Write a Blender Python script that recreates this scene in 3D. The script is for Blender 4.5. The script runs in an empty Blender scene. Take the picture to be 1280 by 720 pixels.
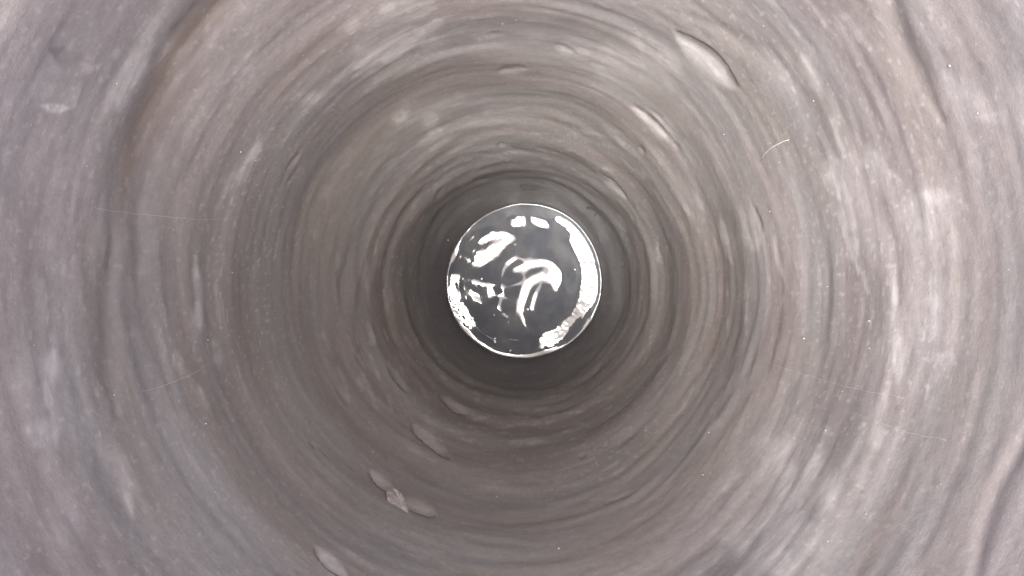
import bpy, math, random
import numpy as np

# ------------------------------------------------------------------ camera, sky, sun, exposure
S = bpy.context.scene
COL = S.collection
F = 931.0                    # focal length in pixels of the 1280 px wide photograph
CAM_Z = 0.45                 # metres above the ground beside the well
SUN_EL, SUN_ANGLE = 82.0, 16.0
SUN_X, SUN_Y = -0.62, -0.785      # compass direction towards the sun

cam_d = bpy.data.cameras.new('camera')
cam_d.sensor_width = 36.0
cam_d.lens = 36.0 * F / 1280.0
cam_d.clip_start, cam_d.clip_end = 0.02, 2000.0
cam = bpy.data.objects.new('camera', cam_d)
COL.objects.link(cam)
cam.location = (0, 0, CAM_Z)          # looks straight down the shaft
S.camera = cam

W = bpy.data.worlds.new('World'); S.world = W
W.use_nodes = True
nt = W.node_tree; nt.nodes.clear()
sky = nt.nodes.new('ShaderNodeTexSky')
sky.sky_type = 'NISHITA'; sky.sun_disc = False
sky.sun_elevation = math.radians(SUN_EL)
sky.sun_rotation = math.atan2(SUN_X, SUN_Y)
sky.air_density = 0.25; sky.dust_density = 4.0; sky.ozone_density = 0.0
bg = nt.nodes.new('ShaderNodeBackground'); bg.inputs['Strength'].default_value = 0.15
wo = nt.nodes.new('ShaderNodeOutputWorld')
nt.links.new(sky.outputs[0], bg.inputs[0]); nt.links.new(bg.outputs[0], wo.inputs[0])

sun_d = bpy.data.lights.new('sun', 'SUN')
sun_d.energy = 0.9; sun_d.angle = math.radians(SUN_ANGLE); sun_d.color = (1.0, 0.98, 0.955)
sun = bpy.data.objects.new('sun', sun_d); COL.objects.link(sun)
sun.location = (-2, 0, 8)
sun.rotation_euler = (0, math.radians(90 - SUN_EL), math.atan2(SUN_Y, SUN_X))

S.view_settings.view_transform = 'Standard'; S.view_settings.look = 'None'
S.view_settings.exposure = 2.88; S.view_settings.gamma = 1.0
S.render.engine = 'CYCLES'
S.cycles.max_bounces = 16; S.cycles.diffuse_bounces = 12
S.cycles.use_denoising = True

# ------------------------------------------------------------------ helpers
rng = np.random.default_rng(1313)
random.seed(13)
TAU = 2 * math.pi

def smooth(t):
    t = np.clip(t, 0, 1); return t * t * (3 - 2 * t)

def vnoise(th, v, nth, vscale, seed):
    """value noise, periodic round the shaft (nth cells), v in metres / vscale cells; -1..1"""
    r = np.random.default_rng(seed)
    tab = r.random((257, nth)) * 2 - 1
    x = (th / TAU % 1.0) * nth
    y = v * vscale + 31.7
    xi = np.floor(x).astype(int); yi = np.floor(y).astype(int)
    fx = x - xi; fy = y - yi
    fx = fx * fx * fx * (fx * (fx * 6 - 15) + 10); fy = fy * fy * fy * (fy * (fy * 6 - 15) + 10)
    x0 = xi % nth; x1 = (xi + 1) % nth; y0 = yi % 257; y1 = (yi + 1) % 257
    a = tab[y0, x0] * (1 - fx) + tab[y0, x1] * fx
    b = tab[y1, x0] * (1 - fx) + tab[y1, x1] * fx
    return a * (1 - fy) + b * fy

def grid_mesh(name, P, faces, smooth_shade=True):
    m = bpy.data.meshes.new(name)
    nv = len(P); nf = len(faces); k = faces.shape[1]
    m.vertices.add(nv); m.vertices.foreach_set('co', np.ascontiguousarray(P, dtype=np.float32).ravel())
    m.loops.add(nf * k); m.loops.foreach_set('vertex_index', np.ascontiguousarray(faces, dtype=np.int32).ravel())
    m.polygons.add(nf)
    m.polygons.foreach_set('loop_start', np.arange(0, nf * k, k, dtype=np.int32))
    m.polygons.foreach_set('use_smooth', np.full(nf, smooth_shade))
    m.update(calc_edges=True); m.validate()
    return m

def link(name, mesh, mat, parent=None):
    o = bpy.data.objects.new(name, mesh); COL.objects.link(o)
    if mat is not None and len(mesh.materials) == 0: mesh.materials.append(mat)
    if parent is not None: o.parent = parent
    return o

def tag(o, label=None, cat=None, group=None, kind=None):
    if label: o['label'] = label
    if cat: o['category'] = cat
    if group: o['group'] = group
    if kind: o['kind'] = kind
    return o

class Nodes:
    def __init__(self, name):
        self.mat = bpy.data.materials.new(name); self.mat.use_nodes = True
        self.t = self.mat.node_tree; self.t.nodes.clear()
        self.out = self.t.nodes.new('ShaderNodeOutputMaterial')
        self.p = self.t.nodes.new('ShaderNodeBsdfPrincipled')
        self.t.links.new(self.p.outputs[0], self.out.inputs[0])
    def n(self, typ, **kw):
        x = self.t.nodes.new(typ)
        for k, v in kw.items(): setattr(x, k, v)
        return x
    def l(self, a, b): self.t.links.new(a, b)
    def noise(self, vec, scale, detail=4, rough=.55):
        x = self.n('ShaderNodeTexNoise'); x.inputs['Scale'].default_value = scale
        x.inputs['Detail'].default_value = detail; x.inputs['Roughness'].default_value = rough
        self.l(vec, x.inputs['Vector']); return x.outputs['Fac']
    def mapping(self, vec, scale):
        x = self.n('ShaderNodeMapping'); x.inputs['Scale'].default_value = scale
        self.l(vec, x.inputs['Vector']); return x.outputs[0]
    def ramp(self, fac, lo, hi, a=0.0, b=1.0):
        x = self.n('ShaderNodeMapRange'); x.interpolation_type = 'SMOOTHSTEP'
        for i, v in zip((1, 2, 3, 4), (lo, hi, a, b)): x.inputs[i].default_value = v
        self.l(fac, x.inputs[0]); return x.outputs[0]
    def mix(self, fac, a, b, blend='MIX'):
        x = self.n('ShaderNodeMix', data_type='RGBA', blend_type=blend)
        for s, v in ((0, fac), (6, a), (7, b)):
            if isinstance(v, (int, float)): x.inputs[s].default_value = v
            elif isinstance(v, tuple): x.inputs[s].default_value = v + (1,)
            else: self.l(v, x.inputs[s])
        return x.outputs[2]
    def math(self, op, a, b):
        x = self.n('ShaderNodeMath', operation=op)
        for s, v in ((0, a), (1, b)):
            if isinstance(v, (int, float)): x.inputs[s].default_value = v
            else: self.l(v, x.inputs[s])
        return x.outputs[0]

# ------------------------------------------------------------------ the shape of the shaft
D_TOP, D_WATER, D_END = CAM_Z, 5.72, 6.1         # depths below the camera
def radius(d):                                    # the shaft narrows a little towards the water
    return 0.602 + 0.125 * np.clip((5.72 - d) / 4.5, 0, 1) + 0.10 * np.exp(-(d - D_TOP) / 0.22)
def centre(d):                                    # pixel where the shaft's axis is met at this depth
    k = smooth((d - 1.0) / 4.0)
    return 632 + 23 * k, 362 - 9 * k
_dt = np.linspace(0.6, 6.4, 4000); _pt = F * radius(_dt) / _dt
def depth_of(rp):                                 # depth whose ring has the radius rp in pixels
    return np.interp(rp, _pt[::-1], _dt[::-1])

def world(th, d, r):
    cu, cv = centre(d)
    return np.stack([(cu - 640) / F * d + r * np.cos(th), (360 - cv) / F * d + r * np.sin(th), CAM_Z - d], -1)

NT, ND = 1600, 600
p_lo, p_hi = F * radius(np.array(D_END)) / D_END, F * radius(np.array(D_TOP)) / D_TOP
q = np.linspace(0, 1, ND)
d_row = depth_of((p_hi ** 0.8 + (p_lo ** 0.8 - p_hi ** 0.8) * q) ** (1 / 0.8))
d_row[0] = D_TOP; d_row[-1] = D_END
th_col = np.arange(NT) / NT * TAU
TH, DD = np.meshgrid(th_col, d_row)               # rows run down the shaft
RR = radius(DD)
RP = F * RR / DD
CU, CV = centre(DD)
U = CU + RP * np.cos(TH); V = CV - RP * np.sin(TH)     # nominal position of each vertex in the photograph

# waver of the courses: they climb and fall a little round the shaft
wav = 0.05 * vnoise(TH, DD, 5, 0.7, 1) + 0.022 * vnoise(TH, DD, 11, 1.6, 2)
DW = DD + wav * np.clip(DD / 1.6, .6, 2.2)

disp = np.zeros_like(DD)                          # metres, + is out of the wall (into the shaft)
# broad bulges and dig courses
disp += 0.016 * vnoise(TH, DW, 4, 0.9, 3) + 0.012 * vnoise(TH, DW, 5, 2.2, 4)
disp += 0.0052 * vnoise(TH, DW, 7, 4.5, 5) + 0.0015 * vnoise(TH, DW, 10, 9, 6)
disp += 0.0006 * vnoise(TH, DW, 16, 19, 7) + 0.0008 * vnoise(TH, DW, 26, 40, 8)
disp += 0.0006 * vnoise(TH, DW, 60, 18, 10) + 0.0002 * vnoise(TH, DW, 140, 40, 11) + .00012 * vnoise(TH, DW, 300, 70, 12)
deep = smooth((DD - 1.9) / 1.6)
disp += .65 * deep * (.0050 * vnoise(TH, DW, 13, 5.2, 17) + .0042 * vnoise(TH, DW, 20, 9.5, 18) + .0026 * vnoise(TH, DW, 34, 15, 19))
# worn steps between the courses
stp = vnoise(TH, DW, 6, 3.4, 13)
saw = (DW * 3.7 + 0.9 * vnoise(TH, DW, 5, 1.1, 14)) % 1.0
disp += 0.0028 * (smooth(saw / 0.7) * (1 - smooth((saw - .7) / .3)) - .4) * np.clip(.1 + stp, 0, 1)
saw = (DW * 8.7 + 1.3 * vnoise(TH, DW, 8, 2.1, 15)) % 1.0
disp += 0.0010 * (smooth(saw / 0.7) * (1 - smooth((saw - .7) / .3)) - .4) * np.clip(.1 + vnoise(TH, DW, 9, 5, 16), 0, 1)

pale = np.zeros_like(DD); brown = np.zeros_like(DD); lip_shade = np.zeros_like(DD)

def local(u, v, sel_r):
    """tangential / radial pixel offsets of every vertex in a window round (u, v)"""
    cu0, cv0 = 645.0, 357.0
    a = math.atan2(-(v - cv0), u - cu0)
    m = (np.abs(U - u) < sel_r) & (np.abs(V - v) < sel_r)
    return m

def scoop(u, v, ang, half, wid, depth, pl=0.0, rough=.25, seed=0, mark=None):
    """a pick mark: sharp lip on the side away from the water, ramp on the side towards it.
    ang: direction of the long axis in the photograph (degrees, y down)"""
    m = local(u, v, half * 1.7 + wid * 3)
    if not m.any(): return None
    c, s = math.cos(math.radians(ang)), math.sin(math.radians(ang))
    du, dv = U[m] - u, V[m] - v
    t = (du * c + dv * s) / half
    r0 = math.hypot(u - 650, v - 356)
    # bend with the ring
    n = (-du * s + dv * c)
    sgn = 1.0 if (-(u - 650) * s + (v - 356) * c) > 0 else -1.0      # n*sgn > 0 : outwards
    n = n * sgn + (t * half) ** 2 / (2 * r0) * .45
    wob = vnoise(TH[m], DD[m], 60, 9, 900 + seed) * rough * wid
    n = (n + wob) / wid
    env = np.clip(1 - t * t, 0, 1) ** 1.5 * (1 + .25 * vnoise(TH[m], DD[m], 90, 5, 950 + seed))
    out = 1 - smooth((n - (env - .6)) / .6)         # lip: falls to zero just past n = env
    inn = smooth((n + 2.4 * env) / (2.6 * env + .05)) ** 1.3    # ramp
    k = out * inn * smooth(env / .9)
    disp[m] -= depth * k
    if mark is not None: lip_shade[m] = np.maximum(lip_shade[m], .55 * smooth(k) * smooth((n + .9) / 1.2))  # shade under the lip, painted dark on the upper floor
    if pl: pale[m] = np.maximum(pale[m], pl * smooth(k * 1.25) * (1 - smooth((n + wob / wid * .8 + .75) / 1.0)))  # light caught by the ramp, painted in as paler colour
    if mark is not None:
        mk = np.zeros_like(DD, dtype=bool); mk[m] = k > .12; mark.append(mk)

def stroke(arr, pts, wid, amt, brk=.6, seed=0, nth=240, vs=16, taper=.3):
    """a stain following the polyline pts, broken up along the courses"""
    pts = np.array(pts, float)
    lo = pts.min(0) - wid * 2.5; hi = pts.max(0) + wid * 2.5
    m = (U > lo[0]) & (U < hi[0]) & (V > lo[1]) & (V < hi[1])
    if not m.any(): return
    u, v = U[m], V[m]; best = np.full(u.shape, 1e9); along = np.zeros(u.shape); done = 0.0
    for (a, b) in zip(pts[:-1], pts[1:]):
        ab = b - a; L = (ab ** 2).sum() + 1e-9
        t = np.clip(((u - a[0]) * ab[0] + (v - a[1]) * ab[1]) / L, 0, 1)
        dist = np.hypot(u - a[0] - ab[0] * t, v - a[1] - ab[1] * t)
        along = np.where(dist < best, done + t * math.sqrt(L), along); best = np.minimum(best, dist); done += math.sqrt(L)
    end = np.minimum(along, done - along) / (done + 1e-9)
    k = np.exp(-(best / wid / (.35 + .65 * smooth(end / taper))) ** 2) * (.4 + .6 * smooth(end / taper))
    nz = .5 + .5 * (vnoise(TH[m], DD[m], nth, vs, 700 + seed) * .6 + vnoise(TH[m], DD[m], nth // 3, vs * 2.4, 800 + seed) * .7)
    k = k * (1 - brk + brk * smooth((nz - .28) / .5) * 1.3)
    arr[m] = arr[m] + amt * k

def groove(pts, wid, depth, seed=0):
    tmp = np.zeros_like(DD); stroke(tmp, pts, wid, 1.0, .25, seed, 40, 6)
    disp[:] -= depth * tmp

# the hollows one can pick out in the photograph
marks = []
HOLLOWS = [
    (881, 77, 39, 66, 9, .026, 1.0, 'deep pale hollow with a dark overhanging lip'),
    (814, 156, 41, 46, 4, .007, .7, None),
    (538, 552, 43, 42, 5, .034, .7, None),
    (482, 604, 46, 34, 4, .022, .5, None),
    (520, 632, 30, 36, 6, .030, .5, 'hollow with a pale flake at its lip'),
    (412, 708, 42, 38, 6, .024, .9, None),
    (768, 230, 45, 34, 3, .014, .5, None),
    (496, 474, 52, 34, 3, .014, .3, None),
    (566, 506, 34, 30, 4, .03, .2, None),
    (642, 92, 172, 30, 5, .003, .8, None),
]
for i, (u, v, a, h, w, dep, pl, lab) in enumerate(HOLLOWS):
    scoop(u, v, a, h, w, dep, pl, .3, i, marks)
# smaller pick marks all the way down
for i in range(34):
    rp = 118 + 230 * random.random() ** 1.1; th = random.random() * TAU
    dd = float(depth_of(rp)); cu, cv = centre(dd)
    u, v = cu + rp * math.cos(th), cv - rp * math.sin(th)
    ang = math.degrees(math.atan2(math.cos(th), math.sin(th))) + random.uniform(-9, 9)
    sz = rp / 420
    scoop(float(u), float(v), ang, (14 + 34 * random.random() ** 2) * max(.5, sz), (1.6 + 2.6 * random.random()) * max(.5, sz),
          (.002 + .0035 * random.random()) * (2.2 if rp < 260 else 1), .3 * random.random(), .5, 20 + i)

# folds and ribs near the mouth
groove([(390, -80), (318, -20), (268, 14), (222, 66), (192, 130), (160, 200), (148, 250), (140, 330)], 24, .009, 1)
groove([(262, 60), (228, 120), (200, 180), (182, 250), (172, 340)], 26, .008, 2)
groove([(1090, -80), (1108, -20), (1120, 22), (1134, 60), (1156, 104), (1180, 150)], 15, .0055, 3)
groove([(1300, 500), (1276, 560), (1246, 610), (1226, 664), (1214, 720), (1206, 790)], 10, .0035, 4)
groove([(118, 560), (140, 600), (160, 650)], 12, .003, 5)
groove([(140, 300), (132, 380), (134, 450), (144, 520)], 13, .006, 6)
groove([(1060, 120), (1090, 200), (1118, 300), (1128, 380)], 10, .0025, 7)
groove([(858, 28), (900, 44), (960, 76), (1010, 130), (1050, 200)], 11, .004, 8)
groove([(60, 60), (90, 76), (118, 82)], 8, .006, 9)

# pale scrapes, chalky streaks and a brown seam
PALE = [
    ([(430, 100), (480, 72), (530, 44)], 9, .9), ([(470, 76), (520, 56)], 7, .8), ([(415, 44), (470, 16), (530, 2)], 8, .55),
    ([(690, 66), (760, 74), (800, 90)], 10, .35), ([(770, 50), (815, 76), (850, 96)], 11, .55), ([(786, 140), (822, 160), (842, 182)], 8, .6),
    ([(130, 145), (152, 108), (190, 56)], 13, .75), ([(46, 130), (64, 134), (84, 134)], 4, .9), ([(360, 124), (420, 118)], 9, .35),
    ([(490, 162), (516, 146)], 4, .7), ([(530, 160), (552, 148)], 4, .7), ([(524, 180), (560, 160)], 6, .5), ([(570, 232), (592, 222)], 2.5, .9),
    ([(735, 200), (765, 228), (790, 250)], 3.5, .5), ([(752, 160), (800, 200)], 4, .45), ([(864, 236), (880, 266)], 2.2, .7),
    ([(900, 268), (918, 330)], 4.5, .7), ([(930, 258), (958, 320)], 6, .6), ([(972, 262), (980, 320), (994, 362)], 2.8, .7),
    ([(1040, 196), (1060, 250), (1074, 320), (1090, 366)], 6, .95), ([(1036, 190), (1044, 240)], 10, .6), ([(1086, 180), (1104, 216), (1118, 250)], 9, .9),
    ([(1122, 340), (1130, 410), (1126, 500)], 6, .7), ([(1134, 420), (1128, 480)], 4, .7), ([(938, 340), (940, 420)], 3.2, .7), ([(910, 350), (912, 420)], 3, .4),
    ([(1180, 90), (1222, 126), (1246, 152)], 13, .7), ([(1156, 240), (1210, 260)], 14, .35), ([(1160, 330), (1180, 400), (1170, 480)], 22, .4),
    ([(1036, 540), (1010, 600), (970, 664), (940, 712)], 11, .75), ([(1050, 590), (1030, 650)], 9, .6), ([(1112, 500), (1104, 580), (1080, 640)], 14, .5),
    ([(990, 690), (960, 720)], 9, .6), ([(66, 420), (60, 480), (70, 560)], 8, .75), ([(40, 520), (60, 560)], 16, .4), ([(242, 320), (246, 380), (238, 440)], 6, .75),
    ([(264, 420), (276, 460)], 8, .5), ([(240, 480), (258, 520)], 5, .6), ([(340, 160), (300, 210), (270, 260)], 7, .4), ([(322, 60), (290, 110)], 9, .35),
    ([(420, 350), (436, 420)], 3, .3), ([(150, 590), (165, 650)], 4, .6), ([(470, 300), (492, 262)], 3, .35), ([(880, 560), (910, 520)], 4, .4),
    ([(900, 620), (930, 590)], 5, .5), ([(850, 520), (890, 470)], 3, .35), ([(640, 30), (700, 30)], 9, .2), ([(1000, 60), (1024, 120)], 10, .5),
    ([(960, 60), (1000, 120)], 12, .4), ([(1040, 20), (1100, 60)], 14, .4), ([(400, 690), (430, 720)], 10, .5), ([(205, 20), (180, 60)], 20, .3),
]
for i, (pts, w, a) in enumerate(PALE): stroke(pale, pts, w * 1.1, a * (1.7 if w <= 7 else 1.3), .65, i)
for i, (pts, w, a) in enumerate([([(1010, 540), (985, 640), (930, 720)], 50, .75), ([(1190, 60), (1230, 300), (1180, 560)], 95, .10), ([(30, 430), (60, 560), (80, 700)], 36, .3),
                                 ([(60, 90), (40, 250)], 60, .2), ([(440, 80), (560, 26)], 26, .6), ([(840, 110), (930, 240), (960, 330)], 40, .25), ([(1060, 180), (1100, 330)], 30, .35),
                                 ([(740, 80), (850, 110)], 26, .35), ([(500, 150), (570, 140)], 14, .35), ([(1150, 230), (1215, 320)], 40, .4)]):
    stroke(pale, pts, w, a, .6, 200 + i, 120, 14, .15)
SEAM = [(340, -60), (290, -10), (240, 44), (206, 110), (180, 170), (160, 220), (152, 260)]
stroke(brown, SEAM, 19, 1.15, .3, 91)
stroke(brown, [(440, 250), (460, 200), (520, 130)], 14, .25, .5, 92)
stroke(brown, [(1000, 420), (1040, 470)], 30, .3, .5, 93)
# random chalk streaks drawn out along the courses, a little more of them on the right-hand flank
stk = vnoise(TH, DW, 30, 30, 40) * .5 + vnoise(TH, DW, 60, 60, 41) * .35 + vnoise(TH, DW, 120, 40, 42) * .35
area = .5 + .5 * vnoise(TH, DW, 6, 1.6, 43) + .08 * np.cos(TH - .2)
pale += .48 * smooth((stk - .38) / .5) * np.clip(area, .1, 1.1)
pale += .25 * smooth((vnoise(TH, DW, 10, 3.2, 44) - .1) / .7) * np.clip(area, 0, 1)
pale += .5 * smooth((vnoise(TH, DD, 420, 120, 45) - .62) / .2) * np.clip(area, .2, 1)
DS = DW + .25 * vnoise(TH, DD, 9, 1.2, 56)
pale += .42 * deep * smooth((vnoise(TH, DS, 15, 11, 52) * .6 + vnoise(TH, DS, 33, 19, 53) * .55 + .25 * vnoise(TH, DS, 110, 30, 57) - .26) / .5)
pale += .55 * deep * smooth((vnoise(TH, DS, 27, 24, 54) * .6 + vnoise(TH, DS, 61, 15, 55) * .45 + .3 * vnoise(TH, DS, 150, 28, 58) - .42) / .4)
brown += .30 * smooth((vnoise(TH, DW, 9, 7, 46) + .5 * vnoise(TH, DW, 22, 20, 47)) / .8)
grey = smooth(.5 + .55 * vnoise(TH, DW, 7, 5, 48) + .35 * vnoise(TH, DW, 19, 17, 49))
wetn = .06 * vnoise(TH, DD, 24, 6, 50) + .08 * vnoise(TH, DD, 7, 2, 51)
wet = smooth((DD + wetn * 2 - 3.5) / 1.5)  # damp by the water, with darkening carried well up the shaft
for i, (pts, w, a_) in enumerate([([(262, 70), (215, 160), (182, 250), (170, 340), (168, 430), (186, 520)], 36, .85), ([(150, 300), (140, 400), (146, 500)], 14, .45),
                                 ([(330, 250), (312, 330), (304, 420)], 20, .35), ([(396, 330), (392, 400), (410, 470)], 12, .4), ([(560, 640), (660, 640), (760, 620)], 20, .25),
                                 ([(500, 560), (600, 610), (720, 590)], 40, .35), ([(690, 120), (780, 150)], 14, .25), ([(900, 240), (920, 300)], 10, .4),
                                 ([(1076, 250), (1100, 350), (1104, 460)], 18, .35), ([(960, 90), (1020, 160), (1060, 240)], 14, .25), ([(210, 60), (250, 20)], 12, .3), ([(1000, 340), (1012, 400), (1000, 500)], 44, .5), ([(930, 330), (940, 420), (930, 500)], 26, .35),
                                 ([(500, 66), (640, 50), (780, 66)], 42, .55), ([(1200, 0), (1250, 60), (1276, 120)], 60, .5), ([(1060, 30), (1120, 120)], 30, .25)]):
    stroke(wet, pts, w, a_, .5, 60 + i, 90, 9)  # dark patches, some painted to tone down wall that catches too much light
wet = np.clip(np.maximum(wet, lip_shade), 0, 1)
pale *= 1 - .15 * wet

# calmer towards the waterline and at the ground
disp *= 1 - .25 * smooth((DD - 4.9) / .8)
RW = RR - disp
P = world(TH, DD, RW)
row_w = int(np.searchsorted(d_row, D_WATER))
def water_radius(th):
    r = np.interp(D_WATER, [d_row[row_w - 1], d_row[row_w]], [0, 1])
    prof = RW[row_w - 1] * (1 - r) + RW[row_w] * r
    return np.interp(th % TAU, np.append(th_col, TAU), np.append(prof, prof[0]))
def wall_point(u, v, lift=0.0):
    """the point of the wall met at (u, v), lifted off it by some metres"""
    k = np.argmin(np.hypot(U - u, V - v)); j, i = divmod(int(k), NT)
    p = world(np.array(TH[j, i]), np.array(DD[j, i]), np.array(RW[j, i] - lift))
    return np.array(p), TH[j, i], DD[j, i]

# ------------------------------------------------------------------ materials
def earth_material():
    M = Nodes('damp_clay_wall')
    co = M.n('ShaderNodeTexCoord').outputs['Object']
    at = M.n('ShaderNodeVertexColor'); at.layer_name = 'stain_shade'
    sep = M.n('ShaderNodeSeparateColor'); M.l(at.outputs['Color'], sep.inputs[0])
    pale_, brown_, grey_ = sep.outputs[0], sep.outputs[1], sep.outputs[2]
    wet_shade_ = at.outputs['Alpha']  # damp by the water plus painted lip shade and dark patches
    ring = M.mapping(co, (3.2, 3.2, 26)); ring2 = M.mapping(co, (16, 16, 70))
    n1 = M.noise(ring, 1.0, 6, .62); n2 = M.noise(ring2, 1.0, 5, .6)
    iso = M.noise(M.mapping(co, (1, 1, 1.1)), 52, 6, .68); grain = M.noise(co, 260, 3, .6)
    base = M.mix(grey_, (.330, .301, .292), (.302, .303, .299))
    base = M.mix(M.ramp(n1, .3, .78, 0, .6), base, (.265, .241, .237))
    base = M.mix(M.math('MULTIPLY', brown_, .8), base, (.25, .198, .152))
    pl = M.math('MULTIPLY', pale_, M.ramp(M.math('ADD', M.math('MULTIPLY', iso, .5), M.math('MULTIPLY', n2, .6)), .38, .66, .45, 1.1))
    base = M.mix(pl, base, (.58, .562, .555))
    spk = M.ramp(M.noise(co, 120, 2, .5), .70, .76)
    base = M.mix(M.math('MULTIPLY', spk, .35), base, (.60, .56, .54))
    base = M.mix(M.ramp(iso, .3, .72, 0, .4), base, (.20, .178, .172))
    base = M.mix(1.0, base, M.mix(grain, (.86, .86, .86), (1.12, 1.12, 1.12)), 'MULTIPLY')
    base = M.mix(M.math('MULTIPLY', wet_shade_, .52), base, (.146, .138, .139))
    M.l(base, M.p.inputs['Base Color'])
    M.l(M.ramp(wet_shade_, .3, 1, .9, .5), M.p.inputs['Roughness'])
    M.p.inputs['Specular IOR Level'].default_value = .35
    h = M.math('ADD', M.math('MULTIPLY', iso, .006), M.math('ADD', M.math('MULTIPLY', n2, .003), M.math('MULTIPLY', grain, .0014)))
    b = M.n('ShaderNodeBump'); b.inputs['Strength'].default_value = .17; b.inputs['Distance'].default_value = 1.0
    M.l(h, b.inputs['Height']); M.l(b.outputs[0], M.p.inputs['Normal'])
    return M.mat

def plain(name, col, rough, var=.12, scale=90, ior=None):
    M = Nodes(name)
    co = M.n('ShaderNodeTexCoord').outputs['Object']
    f = M.noise(co, scale, 4)
    lo = tuple(c * (1 - var) for c in col); hi = tuple(min(.95, c * (1 + var)) for c in col)
    M.l(M.mix(M.ramp(f, .3, .7), lo, hi), M.p.inputs['Base Color'])
    M.p.inputs['Roughness'].default_value = rough
    if ior: M.p.inputs['IOR'].default_value = ior
    b = M.n('ShaderNodeBump'); b.inputs['Strength'].default_value = .3; b.inputs['Distance'].default_value = .004
    M.l(f, b.inputs['Height']); M.l(b.outputs[0], M.p.inputs['Normal'])
    return M.mat

MAT_WALL = earth_material()
MAT_SOIL = plain('trodden_soil', (.30, .24, .20), .95, .3, 6)
MAT_CLAY = plain('dry_clay', (.30, .28, .27), .95, .3, 60)
MAT_GRIT = plain('pale_grit', (.36, .34, .33), .9)
MAT_STRAW = plain('dry_straw', (.52, .49, .46), .7)
MAT_WEB = plain('cobweb', (.55, .53, .53), .6)
MAT_FOAM = plain('foam', (.80, .80, .82), .5)

def water_material():
    M = Nodes('murky_water')
    co = M.n('ShaderNodeTexCoord').outputs['Object']
    f = M.noise(co, 7, 5)
    M.l(M.mix(M.ramp(f, .35, .7), (.060, .065, .076), (.092, .092, .096)), M.p.inputs['Base Color'])
    M.p.inputs['Roughness'].default_value = .05
    M.p.inputs['IOR'].default_value = 1.333
    return M.mat
MAT_WATER = water_material()

# ------------------------------------------------------------------ the well wall and its hollows
idx = np.arange(ND * NT).reshape(ND, NT)
a = idx[:-1]; b = idx[1:]
an = np.roll(a, -1, 1); bn = np.roll(b, -1, 1)
quads = np.stack([a, an, bn, b], -1).reshape(-1, 4)[:, ::-1]
stain_shade = np.stack([np.clip(pale, 0, 1), np.clip(brown, 0, 1), grey, wet], -1).reshape(-1, 4)
Pf = P.reshape(-1, 3)
# vertex normals of the whole surface, so the pieces meet without a seam
e1 = Pf[quads[:, 2]] - Pf[quads[:, 0]]; e2 = Pf[quads[:, 3]] - Pf[quads[:, 1]]
fn = np.cross(e1, e2)
vn = np.zeros_like(Pf)
for k in range(4):
    for c in range(3): vn[:, c] += np.bincount(quads[:, k], fn[:, c], len(Pf))
vn /= np.linalg.norm(vn, axis=1, keepdims=True) + 1e-12
owner = np.zeros(len(quads), int)
for i, mk in enumerate(marks):
    f = mk.ravel()
    owner[(f[quads].sum(1) >= 3) & (owner == 0)] = i + 1

def piece(name, sel, parent=None):
    fs = quads[sel]; used, inv = np.unique(fs, return_inverse=True)
    m = grid_mesh(name, Pf[used], inv.reshape(-1, 4))
    ca = m.color_attributes.new('stain_shade', 'FLOAT_COLOR', 'POINT')
    ca.data.foreach_set('color', stain_shade[used].astype(np.float32).ravel())
    m.normals_split_custom_set_from_vertices(vn[used])
    return link(name, m, MAT_WALL, parent)

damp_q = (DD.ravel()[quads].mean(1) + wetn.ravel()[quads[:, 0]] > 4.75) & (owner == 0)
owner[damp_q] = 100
SCUFFS = []
def scuff(arr, pts, w, a, i):
    tmp = np.zeros_like(DD); stroke(tmp, pts, w * 1.15, 1.0, 0, i)
    owner[(tmp.ravel()[quads].mean(1) > .5) & (owner == 0)] = 200 + i; SCUFFS.append(i)
for i, (pts, w, a) in enumerate(PALE):
    if a >= .7 and w >= 5: scuff(pale, pts, w, a, i)
tmp = np.zeros_like(DD); stroke(tmp, SEAM, 19, 1.0, 0, 91)
owner[(tmp.ravel()[quads].mean(1) > .5) & (owner == 0)] = 300
well = tag(bpy.data.objects.new('well', None), 'round hand-dug well of grey-brown earth, ringed with dig marks down to the water', 'well')
COL.objects.link(well)
for i in range(len(HOLLOWS)):
    if (owner == i + 1).sum() <= 12: owner[owner == i + 1] = 0
SCUFFS = [i for i in SCUFFS if (owner == 200 + i).sum() > 60]
owner[(owner >= 200) & (owner < 300) & ~np.isin(owner - 200, SCUFFS)] = 0
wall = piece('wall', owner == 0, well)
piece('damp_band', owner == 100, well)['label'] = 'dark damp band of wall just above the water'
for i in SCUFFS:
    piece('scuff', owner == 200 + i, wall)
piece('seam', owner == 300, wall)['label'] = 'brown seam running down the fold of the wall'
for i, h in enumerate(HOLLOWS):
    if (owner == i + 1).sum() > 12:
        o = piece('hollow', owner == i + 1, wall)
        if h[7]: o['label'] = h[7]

# ground round the mouth, out to the horizon
rings = [P[0]]
for r_, z_ in ((1.0, .03), (1.2, .05), (1.6, .03), (2.4, 0), (6, 0), (30, 0), (600, 0)):
    rr = r_ * (1 + .04 * vnoise(th_col, np.full(NT, r_), 14, 3.3, 70))
    zz = z_ + (.02 * vnoise(th_col, np.full(NT, r_), 40, 3.3, 71) if r_ < 5 else 0)
    rings.append(np.stack([rr * np.cos(th_col), rr * np.sin(th_col), np.broadcast_to(zz, th_col.shape)], -1))
G = np.stack(rings)[:, ::4]
n2 = G.shape[1]; gi = np.arange(G.shape[0] * n2).reshape(-1, n2)
a = gi[:-1]; b = gi[1:]
gq = np.stack([a, b, np.roll(b, -1, 1), np.roll(a, -1, 1)], -1).reshape(-1, 4)
tag(link('ground', grid_mesh('ground', G.reshape(-1, 3), gq), MAT_SOIL), kind='structure')

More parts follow.
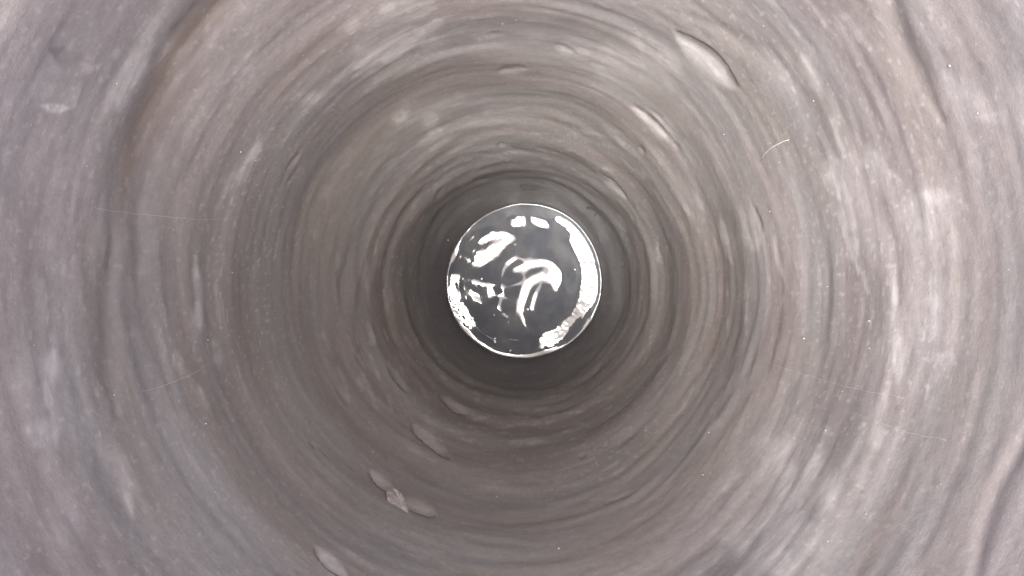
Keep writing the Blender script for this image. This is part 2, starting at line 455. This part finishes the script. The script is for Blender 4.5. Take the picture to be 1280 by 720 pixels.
# ------------------------------------------------------------------ the water, stirred into slopes that mirror the sky
WC = world(np.array(0.0), np.array(D_WATER), np.array(0.0))       # centre of the water
WR = 0.602
N = 160; EXT = 0.66
xs = np.linspace(-EXT, EXT, N); hx = xs[1] - xs[0]
GX, GY = np.meshgrid(xs, xs)
def inside(poly, x, y):
    r = np.zeros(x.shape, bool); n = len(poly)
    for i in range(n):
        (x0, y0), (x1, y1) = poly[i], poly[(i + 1) % n]
        c = ((y0 > y) != (y1 > y)) & (x < (x1 - x0) * (y - y0) / (y1 - y0 + 1e-12) + x0)
        r ^= c
    return r
def wl(p):        # outlines of the glints, drawn on a 612 wide disc centred on (363, 371)
    return [((x - 363) / 306 * WR, (371 - y) / 306 * WR) for x, y in p]
GLINTS = [
    [(480, 130), (530, 103), (580, 140), (625, 190), (655, 260), (668, 330), (662, 400), (640, 440), (600, 480), (550, 530), (500, 590), (470, 625), (430, 615), (415, 590), (450, 570), (500, 545), (545, 500), (580, 430), (585, 380), (590, 320), (570, 270), (545, 220), (545, 180), (520, 150)],
    [(310, 155), (340, 115), (370, 120), (365, 145), (330, 157)], [(385, 118), (440, 130), (462, 152), (440, 158), (400, 142)],
    [(190, 212), (235, 183), (290, 175), (325, 190), (280, 238), (240, 274), (190, 312), (163, 306), (180, 265), (230, 245), (280, 210), (290, 192), (240, 197), (195, 224)],
    [(80, 340), (97, 350), (90, 380), (110, 440), (150, 500), (172, 525), (165, 540), (110, 550), (90, 500), (75, 440), (62, 390), (66, 360)],
    [(318, 325), (370, 298), (440, 285), (480, 298), (507, 330), (507, 365), (490, 400), (473, 390), (475, 367), (430, 367), (392, 384), (374, 410), (364, 450), (348, 492), (328, 490), (345, 440), (350, 400), (370, 368), (410, 348), (460, 338), (468, 322), (450, 303), (380, 314), (322, 337)],
    [(216, 404), (238, 394), (247, 410), (228, 426)],
]
mask = np.zeros((N, N))
for g in GLINTS: mask = np.maximum(mask, inside(wl(g), GX, GY))
disc = np.hypot(GX, GY) < WR * .985

D_CAM, D_MOUTH, R_MOUTH = D_WATER, D_WATER - CAM_Z, .73
px, py = GX + WC[0], GY + WC[1]
t_off = math.tan(math.radians(90 - SUN_EL)); t_rad = math.tan(math.radians(SUN_ANGLE / 2))
cs = np.stack([(px / D_CAM - t_off * SUN_X) / 2, (py / D_CAM - t_off * SUN_Y) / 2])                  # slope that mirrors the sun's glow to the camera
cm = np.stack([(px + D_MOUTH * px / D_CAM) / (2 * D_MOUTH), (py + D_MOUTH * py / D_CAM) / (2 * D_MOUTH)])
rs, rm = t_rad / 2, R_MOUTH / (2 * D_MOUTH)
dv = cs - cm; L = np.hypot(*dv) + 1e-9
pt = cm + dv / L * np.minimum(L, np.clip((L + rm - rs) / 2, 0, None))         # middle of where both hold
H = 0.004 * np.array(vnoise(GX * 1.2 + 2, GY, 9, 3.2, 62))
m1 = np.zeros_like(H); m2 = np.zeros_like(H)
wd = (1 - mask) * disc; wb = mask * disc * 2.5
for it in range(1800):
    ramp_ = min(1.0, it / 1200.0); lam = 1.5
    gx = np.zeros_like(H); gy = np.zeros_like(H)
    gx[:, :-1] = (H[:, 1:] - H[:, :-1]) / hx; gy[:-1] = (H[1:] - H[:-1]) / hx
    g = np.stack([gx, gy])
    eb = g - pt
    G1 = wb * eb
    wk = wd * (.05 + 1.6 * ramp_)
    d1 = g - cs; l1 = np.hypot(*d1) + 1e-6; d2 = g - cm; l2 = np.hypot(*d2) + 1e-6
    q1 = np.clip(rs * 1.3 - l1, 0, None); q2 = np.clip(rm * 1.3 - l2, 0, None)
    pick = q1 < q2                                  # leave by the nearer edge
    hit = (q1 > 0) & (q2 > 0); soft = np.where(~hit & (q2 > 0), 2.0 * wk * q2, 0)
    G1 = G1 + np.where(hit & pick, -wk * q1, 0) * d1 / l1 + np.where(hit & ~pick, -wk * q2, 0) * d2 / l2
    G1 = G1 - soft * d2 / l2 + .004 * g
    gr = np.zeros_like(H)
    gr[:, 1:] += G1[0][:, :-1] / hx; gr[:, :-1] -= G1[0][:, :-1] / hx
    gr[1:] += G1[1][:-1] / hx; gr[:-1] -= G1[1][:-1] / hx
    lap = -4 * H + np.roll(H, 1, 0) + np.roll(H, -1, 0) + np.roll(H, 1, 1) + np.roll(H, -1, 1)
    ll = -4 * lap + np.roll(lap, 1, 0) + np.roll(lap, -1, 0) + np.roll(lap, 1, 1) + np.roll(lap, -1, 1)
    gr += ll * (lam / hx / hx)
    m1 = .9 * m1 + .1 * gr; m2 = .99 * m2 + .01 * gr * gr
    lr = 4e-4 * (1 - it / 1800) + 1e-5
    H -= lr * (m1 / (1 - .9 ** (it + 1))) / (np.sqrt(m2 / (1 - .99 ** (it + 1))) + 1e-8)
H -= H[disc].mean()
gx = np.gradient(H, hx, axis=1); gy = np.gradient(H, hx, axis=0)
lit = (np.hypot(gx - cs[0], gy - cs[1]) < rs) & (np.hypot(gx - cm[0], gy - cm[1]) < rm)
print('glint fit: bright kept %.2f  dark spoiled %.2f  height %.3f..%.3f' % (lit[(mask > 0) & disc].mean(), lit[(mask == 0) & disc].mean(), H[disc].min(), H[disc].max()))

def sampleH(x, y, H=H):
    fx = np.clip((x + EXT) / hx, 0, N - 1.001); fy = np.clip((y + EXT) / hx, 0, N - 1.001)
    i = fx.astype(int); j = fy.astype(int); fx = fx - i; fy = fy - j
    # smooth (cubic-ish) sampling through a small B-spline
    def w(t): return ((1 - t) ** 3 / 6, (3 * t ** 3 - 6 * t ** 2 + 4) / 6, (-3 * t ** 3 + 3 * t ** 2 + 3 * t + 1) / 6, t ** 3 / 6)
    wx, wy = w(fx), w(fy); r = 0
    for a_ in range(4):
        for b_ in range(4):
            r = r + wx[a_] * wy[b_] * H[np.clip(j + b_ - 1, 0, N - 1), np.clip(i + a_ - 1, 0, N - 1)]
    return r
near = mask.copy()
for _ in range(10): near = (near + np.roll(near, 1, 0) + np.roll(near, -1, 0) + np.roll(near, 1, 1) + np.roll(near, -1, 1)) / 5
NTW = 960
tw = np.arange(NTW) / NTW * TAU
wr = water_radius(tw)
edge = np.concatenate([[0.0005], np.linspace(.006, .93, 220), 1 - (np.linspace(.065 ** .6, 0, 30) ** (1 / .6))])
TW, EW = np.meshgrid(tw, edge)
WRR = np.broadcast_to(wr, TW.shape)
X = EW * WRR * np.cos(TW); Y = EW * WRR * np.sin(TW)
gap = (1 - EW) * WRR
Z = sampleH(X, Y) * (1 - smooth((EW - .93) / .07) * .6)
rip = smooth((EW - .62) / .15) * np.clip(sampleH(X, Y, near) * 1.6, 0, 1)
_a, _b = X * 1.0 + 5, Y
Z += .00042 * rip * (vnoise(_a * TAU / 12, _b, 300, 32, 64) + .6 * vnoise((_a + _b * .6) * TAU / 12, _b - .3 * _a, 460, 44, 65))
Z += .00012 * vnoise(TW, EW, 70, 26, 63) * smooth((EW - .3) / .3)
Z += (.0058 + .0022 * vnoise(TW, EW * 0, 26, 1, 66) + .0016 * vnoise(TW, EW * 0, 90, 1, 67)) * np.exp(-gap / .0046)                           # the water creeps up the wall
r_out = np.where(EW > .9999, .004, 0)                      # tuck the edge into the wall
X = X + r_out * np.cos(TW); Y = Y + r_out * np.sin(TW)
PW = np.stack([X + WC[0], Y + WC[1], Z + WC[2]], -1)
wi = np.arange(PW.shape[0] * NTW).reshape(-1, NTW)
a = wi[:-1]; b = wi[1:]
wq = np.stack([a, b, np.roll(b, -1, 1), np.roll(a, -1, 1)], -1).reshape(-1, 4)
PWf = np.concatenate([PW.reshape(-1, 3), [PW[0].mean(0)]])
tag(link('water', grid_mesh('water', PWf, wq), MAT_WATER), kind='structure')

# ------------------------------------------------------------------ small things
def blob(name, seed, squash=1.0, seg=9, rows=6, jag=.25):
    r = np.random.default_rng(seed); V_ = [(0, 0, 1.0)]; Fc = []
    for j in range(1, rows):
        ph = math.pi * j / rows
        for i in range(seg):
            k = 1 + jag * (r.random() - .5) * 2
            V_.append((k * math.sin(ph) * math.cos(TAU * i / seg), k * math.sin(ph) * math.sin(TAU * i / seg), math.cos(ph)))
    V_.append((0, 0, -1.0))
    for i in range(seg):
        Fc.append((0, 1 + i, 1 + (i + 1) % seg))
        Fc.append((len(V_) - 1, 1 + (rows - 2) * seg + (i + 1) % seg, 1 + (rows - 2) * seg + i))
    for j in range(rows - 2):
        for i in range(seg):
            p0 = 1 + j * seg + i; p1 = 1 + j * seg + (i + 1) % seg
            Fc.append((p0, p0 + seg, p1 + seg, p1))
    m = bpy.data.meshes.new(name)
    m.from_pydata([(x, y, z * squash) for x, y, z in V_], [], Fc)
    for p in m.polygons: p.use_smooth = True
    m.update(); return m

def tube(name, pts, rad, mat, sides=6, taper=True):
    pts = [np.array(p, float) for p in pts]; V_ = []; Fc = []
    for i, p in enumerate(pts):
        t = pts[min(i + 1, len(pts) - 1)] - pts[max(i - 1, 0)]; t /= np.linalg.norm(t) + 1e-12
        u = np.cross(t, (0.31, 0.2, .93)); u /= np.linalg.norm(u); w = np.cross(t, u)
        k = rad * (1 - .55 * abs(2 * i / (len(pts) - 1) - 1) ** 3 if taper else 1)
        for s in range(sides):
            V_.append(p + k * (u * math.cos(TAU * s / sides) + w * math.sin(TAU * s / sides)))
    for i in range(len(pts) - 1):
        for s in range(sides):
            Fc.append((i * sides + s, i * sides + (s + 1) % sides, (i + 1) * sides + (s + 1) % sides, (i + 1) * sides + s))
    Fc.append(tuple(range(sides))[::-1]); Fc.append(tuple((len(pts) - 1) * sides + s for s in range(sides)))
    m = bpy.data.meshes.new(name); m.from_pydata([tuple(v) for v in V_], [], Fc)
    for p in m.polygons: p.use_smooth = True
    return link(name, m, mat)

# bits of grit set in the wall
GRIT_AT = [(56, 132), (76, 136), (36, 155), (106, 207), (76, 196), (163, 80), (144, 104), (213, 286), (245, 314), (292, 340), (351, 396), (242, 406), (258, 426),
           (239, 428), (60, 424), (40, 432), (60, 532), (55, 555), (142, 494), (266, 618), (256, 702), (250, 532), (628, 40), (645, 34), (708, 64), (724, 66),
           (790, 45), (793, 56), (948, 38), (948, 53), (905, 168), (977, 202), (1014, 128), (1158, 109), (969, 263), (1038, 358), (1033, 394), (1092, 402),
           (1093, 436), (1057, 491), (1035, 540), (1083, 644), (891, 544), (882, 596), (1037, 678), (1050, 676), (1264, 338), (1176, 606), (621, 622), (644, 505),
           (495, 320), (810, 540), (744, 560), (934, 678), (320, 200), (300, 190), (1190, 80), (1225, 140), (470, 560), (700, 690), (560, 300), (1010, 424)]
gm = [blob('pebble', 300 + k, .7) for k in range(4)]
for k, (u, v) in enumerate(GRIT_AT):
    p, th, d = wall_point(u, v, .0)
    o = link('pebble', gm[k % 4], MAT_GRIT, wall)
    random.random()
    s = (.75 + .8 * random.random() ** 2) * d / F
    o.location = p; o.scale = (s * 1.3, s, s); o.rotation_euler = (random.random() * 6, random.random() * 6, th)
# finer grit, past counting: one part of the wall
V_, Fc = [], []
for k in range(2600):
    j = random.randrange(4, ND - 30); i = random.randrange(NT)
    if random.random() > (RP[j, i] / 700) ** 1.2: continue
    p = P[j, i]; s = (.35 + .75 * random.random() ** 3) * DD[j, i] / F
    n = vn[j * NT + i]; t = np.cross(n, (.1, .2, .97)); t /= np.linalg.norm(t); b_ = np.cross(n, t)
    f0 = len(V_)
    for c_, sn in ((1, 0), (0, 1), (-1, 0), (0, -1)):
        V_.append(p + s * (random.uniform(.6, 1.4) * (t * c_ + b_ * sn)) - n * s * .3)
    V_.append(p + n * s * .8)
    for q_ in range(4): Fc.append((f0 + q_, f0 + (q_ + 1) % 4, f0 + 4))
m = bpy.data.meshes.new('grit'); m.from_pydata([tuple(x) for x in V_], [], Fc)
tag(link('grit', m, MAT_GRIT, wall), kind='stuff')

# pale flake of clay hanging at a hollow's lip
fl = [(482, 616), (488, 614), (494, 619), (499, 621), (503, 627), (507, 629), (509, 627), (508, 633), (511, 640), (504, 638), (496, 634), (489, 628), (485, 622)]
pts = []; back = []
_rr = [math.hypot(u - 650, v - 356) for u, v in fl]
for (u, v), r_ in zip(fl, _rr):
    lift = -.004 + .030 * (max(_rr) - r_) / (max(_rr) - min(_rr))
    p, th, d = wall_point(u, v, lift); pts.append(p)
    p, th, d = wall_point(u, v, lift - .005); back.append(p)
cen = np.mean(pts, 0) + (np.mean(pts, 0) - np.mean(back, 0)) * .6
n = len(pts)
Vf = [tuple(x) for x in pts] + [tuple(x) for x in back] + [tuple(cen)]
Ff = [(i, (i + 1) % n, 2 * n) for i in range(n)] + [(i, n + i, n + (i + 1) % n, (i + 1) % n) for i in range(n)] + [tuple(range(2 * n - 1, n - 1, -1))]
m = bpy.data.meshes.new('clay_flake'); m.from_pydata(Vf, [], Ff)
tag(link('clay_flake', m, MAT_CLAY), 'pale jagged flake of dry clay stuck to the wall at a hollow', 'clay flake')

# straw
pa = []
for t in np.linspace(0, 1, 9):
    u = 959 + 34 * t; v = 197 - 26 * t - 5 * math.sin(math.pi * t)
    p, th, d = wall_point(u, v, .012 + .012 * math.sin(math.pi * t)); pa.append(p)
tag(tube('straw', pa, .0013, MAT_STRAW), 'thin pale bent straw sticking to the well wall', 'straw')

# cobweb threads
for (p0, p1, lab) in (((98, 256), (286, 271), 'faint cobweb thread running level across the shaded wall by the brown seam'),
                      ((160, 494), (250, 456), 'faint cobweb thread slanting upward across the shaded wall'),
                      ((960, 452), (1150, 503), 'faint cobweb thread slanting downward across the paler wall'),
                      ((1080, 520), (1200, 556), 'long faint cobweb thread near the pale streaked wall below the other threads')):
    pa = []
    for t in np.linspace(0, 1, 14):
        p, th, d = wall_point(p0[0] + (p1[0] - p0[0]) * t, p0[1] + (p1[1] - p0[1]) * t + 5 * math.sin(math.pi * t), .022); pa.append(p)
    tag(tube('cobweb_thread', pa, .00025, MAT_WEB, 5), lab, 'cobweb', 'cobweb threads on the well wall')

# flecks of foam on the water
fm = [blob('foam_fleck', 500 + k, .45, 10, 6, .18) for k in range(3)]
FLECKS = [(125, 357, 4.5, 'foam fleck floating nearest the wall beside the ragged side glint'), (198, 357, 4.5, 'foam fleck floating below the slanted upper glint'),
          (183, 437, 3, 'tiny foam fleck on dark water between the ragged side glint and the hook-shaped glint'), (247, 498, 3, 'tiny foam fleck on dark water midway between the touching pair and the hook-shaped glint'),
          (250, 590, 4.5, 'upper foam fleck of the touching pair near the wall'), (250, 602, 5.5, 'lower larger foam fleck of the touching pair near the wall'),
          (378, 476, 5, 'small foam fleck beside the tail of the hook-shaped glint'), (350, 499, 7, 'largest foam fleck, at the tip of the hook-shaped glint'),
          (562, 321, 3.5, 'tiny foam fleck beside the broad crescent glint'), (310, 637, 4, 'foam fleck floating alone against the wall below the touching pair')]
for k, (x, y, r_, lab) in enumerate(FLECKS):
    (wx, wy), = wl([(x, y)])
    o = link('foam_fleck', fm[k % 3], MAT_FOAM)
    s = r_ / 306 * WR
    o.location = (WC[0] + wx, WC[1] + wy, WC[2] + float(sampleH(np.array([wx]), np.array([wy]))[0]) + s * .1)
    o.scale = (s, s * .85, s); o.rotation_euler = (0, 0, random.random() * 6)
    tag(o, lab, 'foam', 'foam flecks floating on the well water')
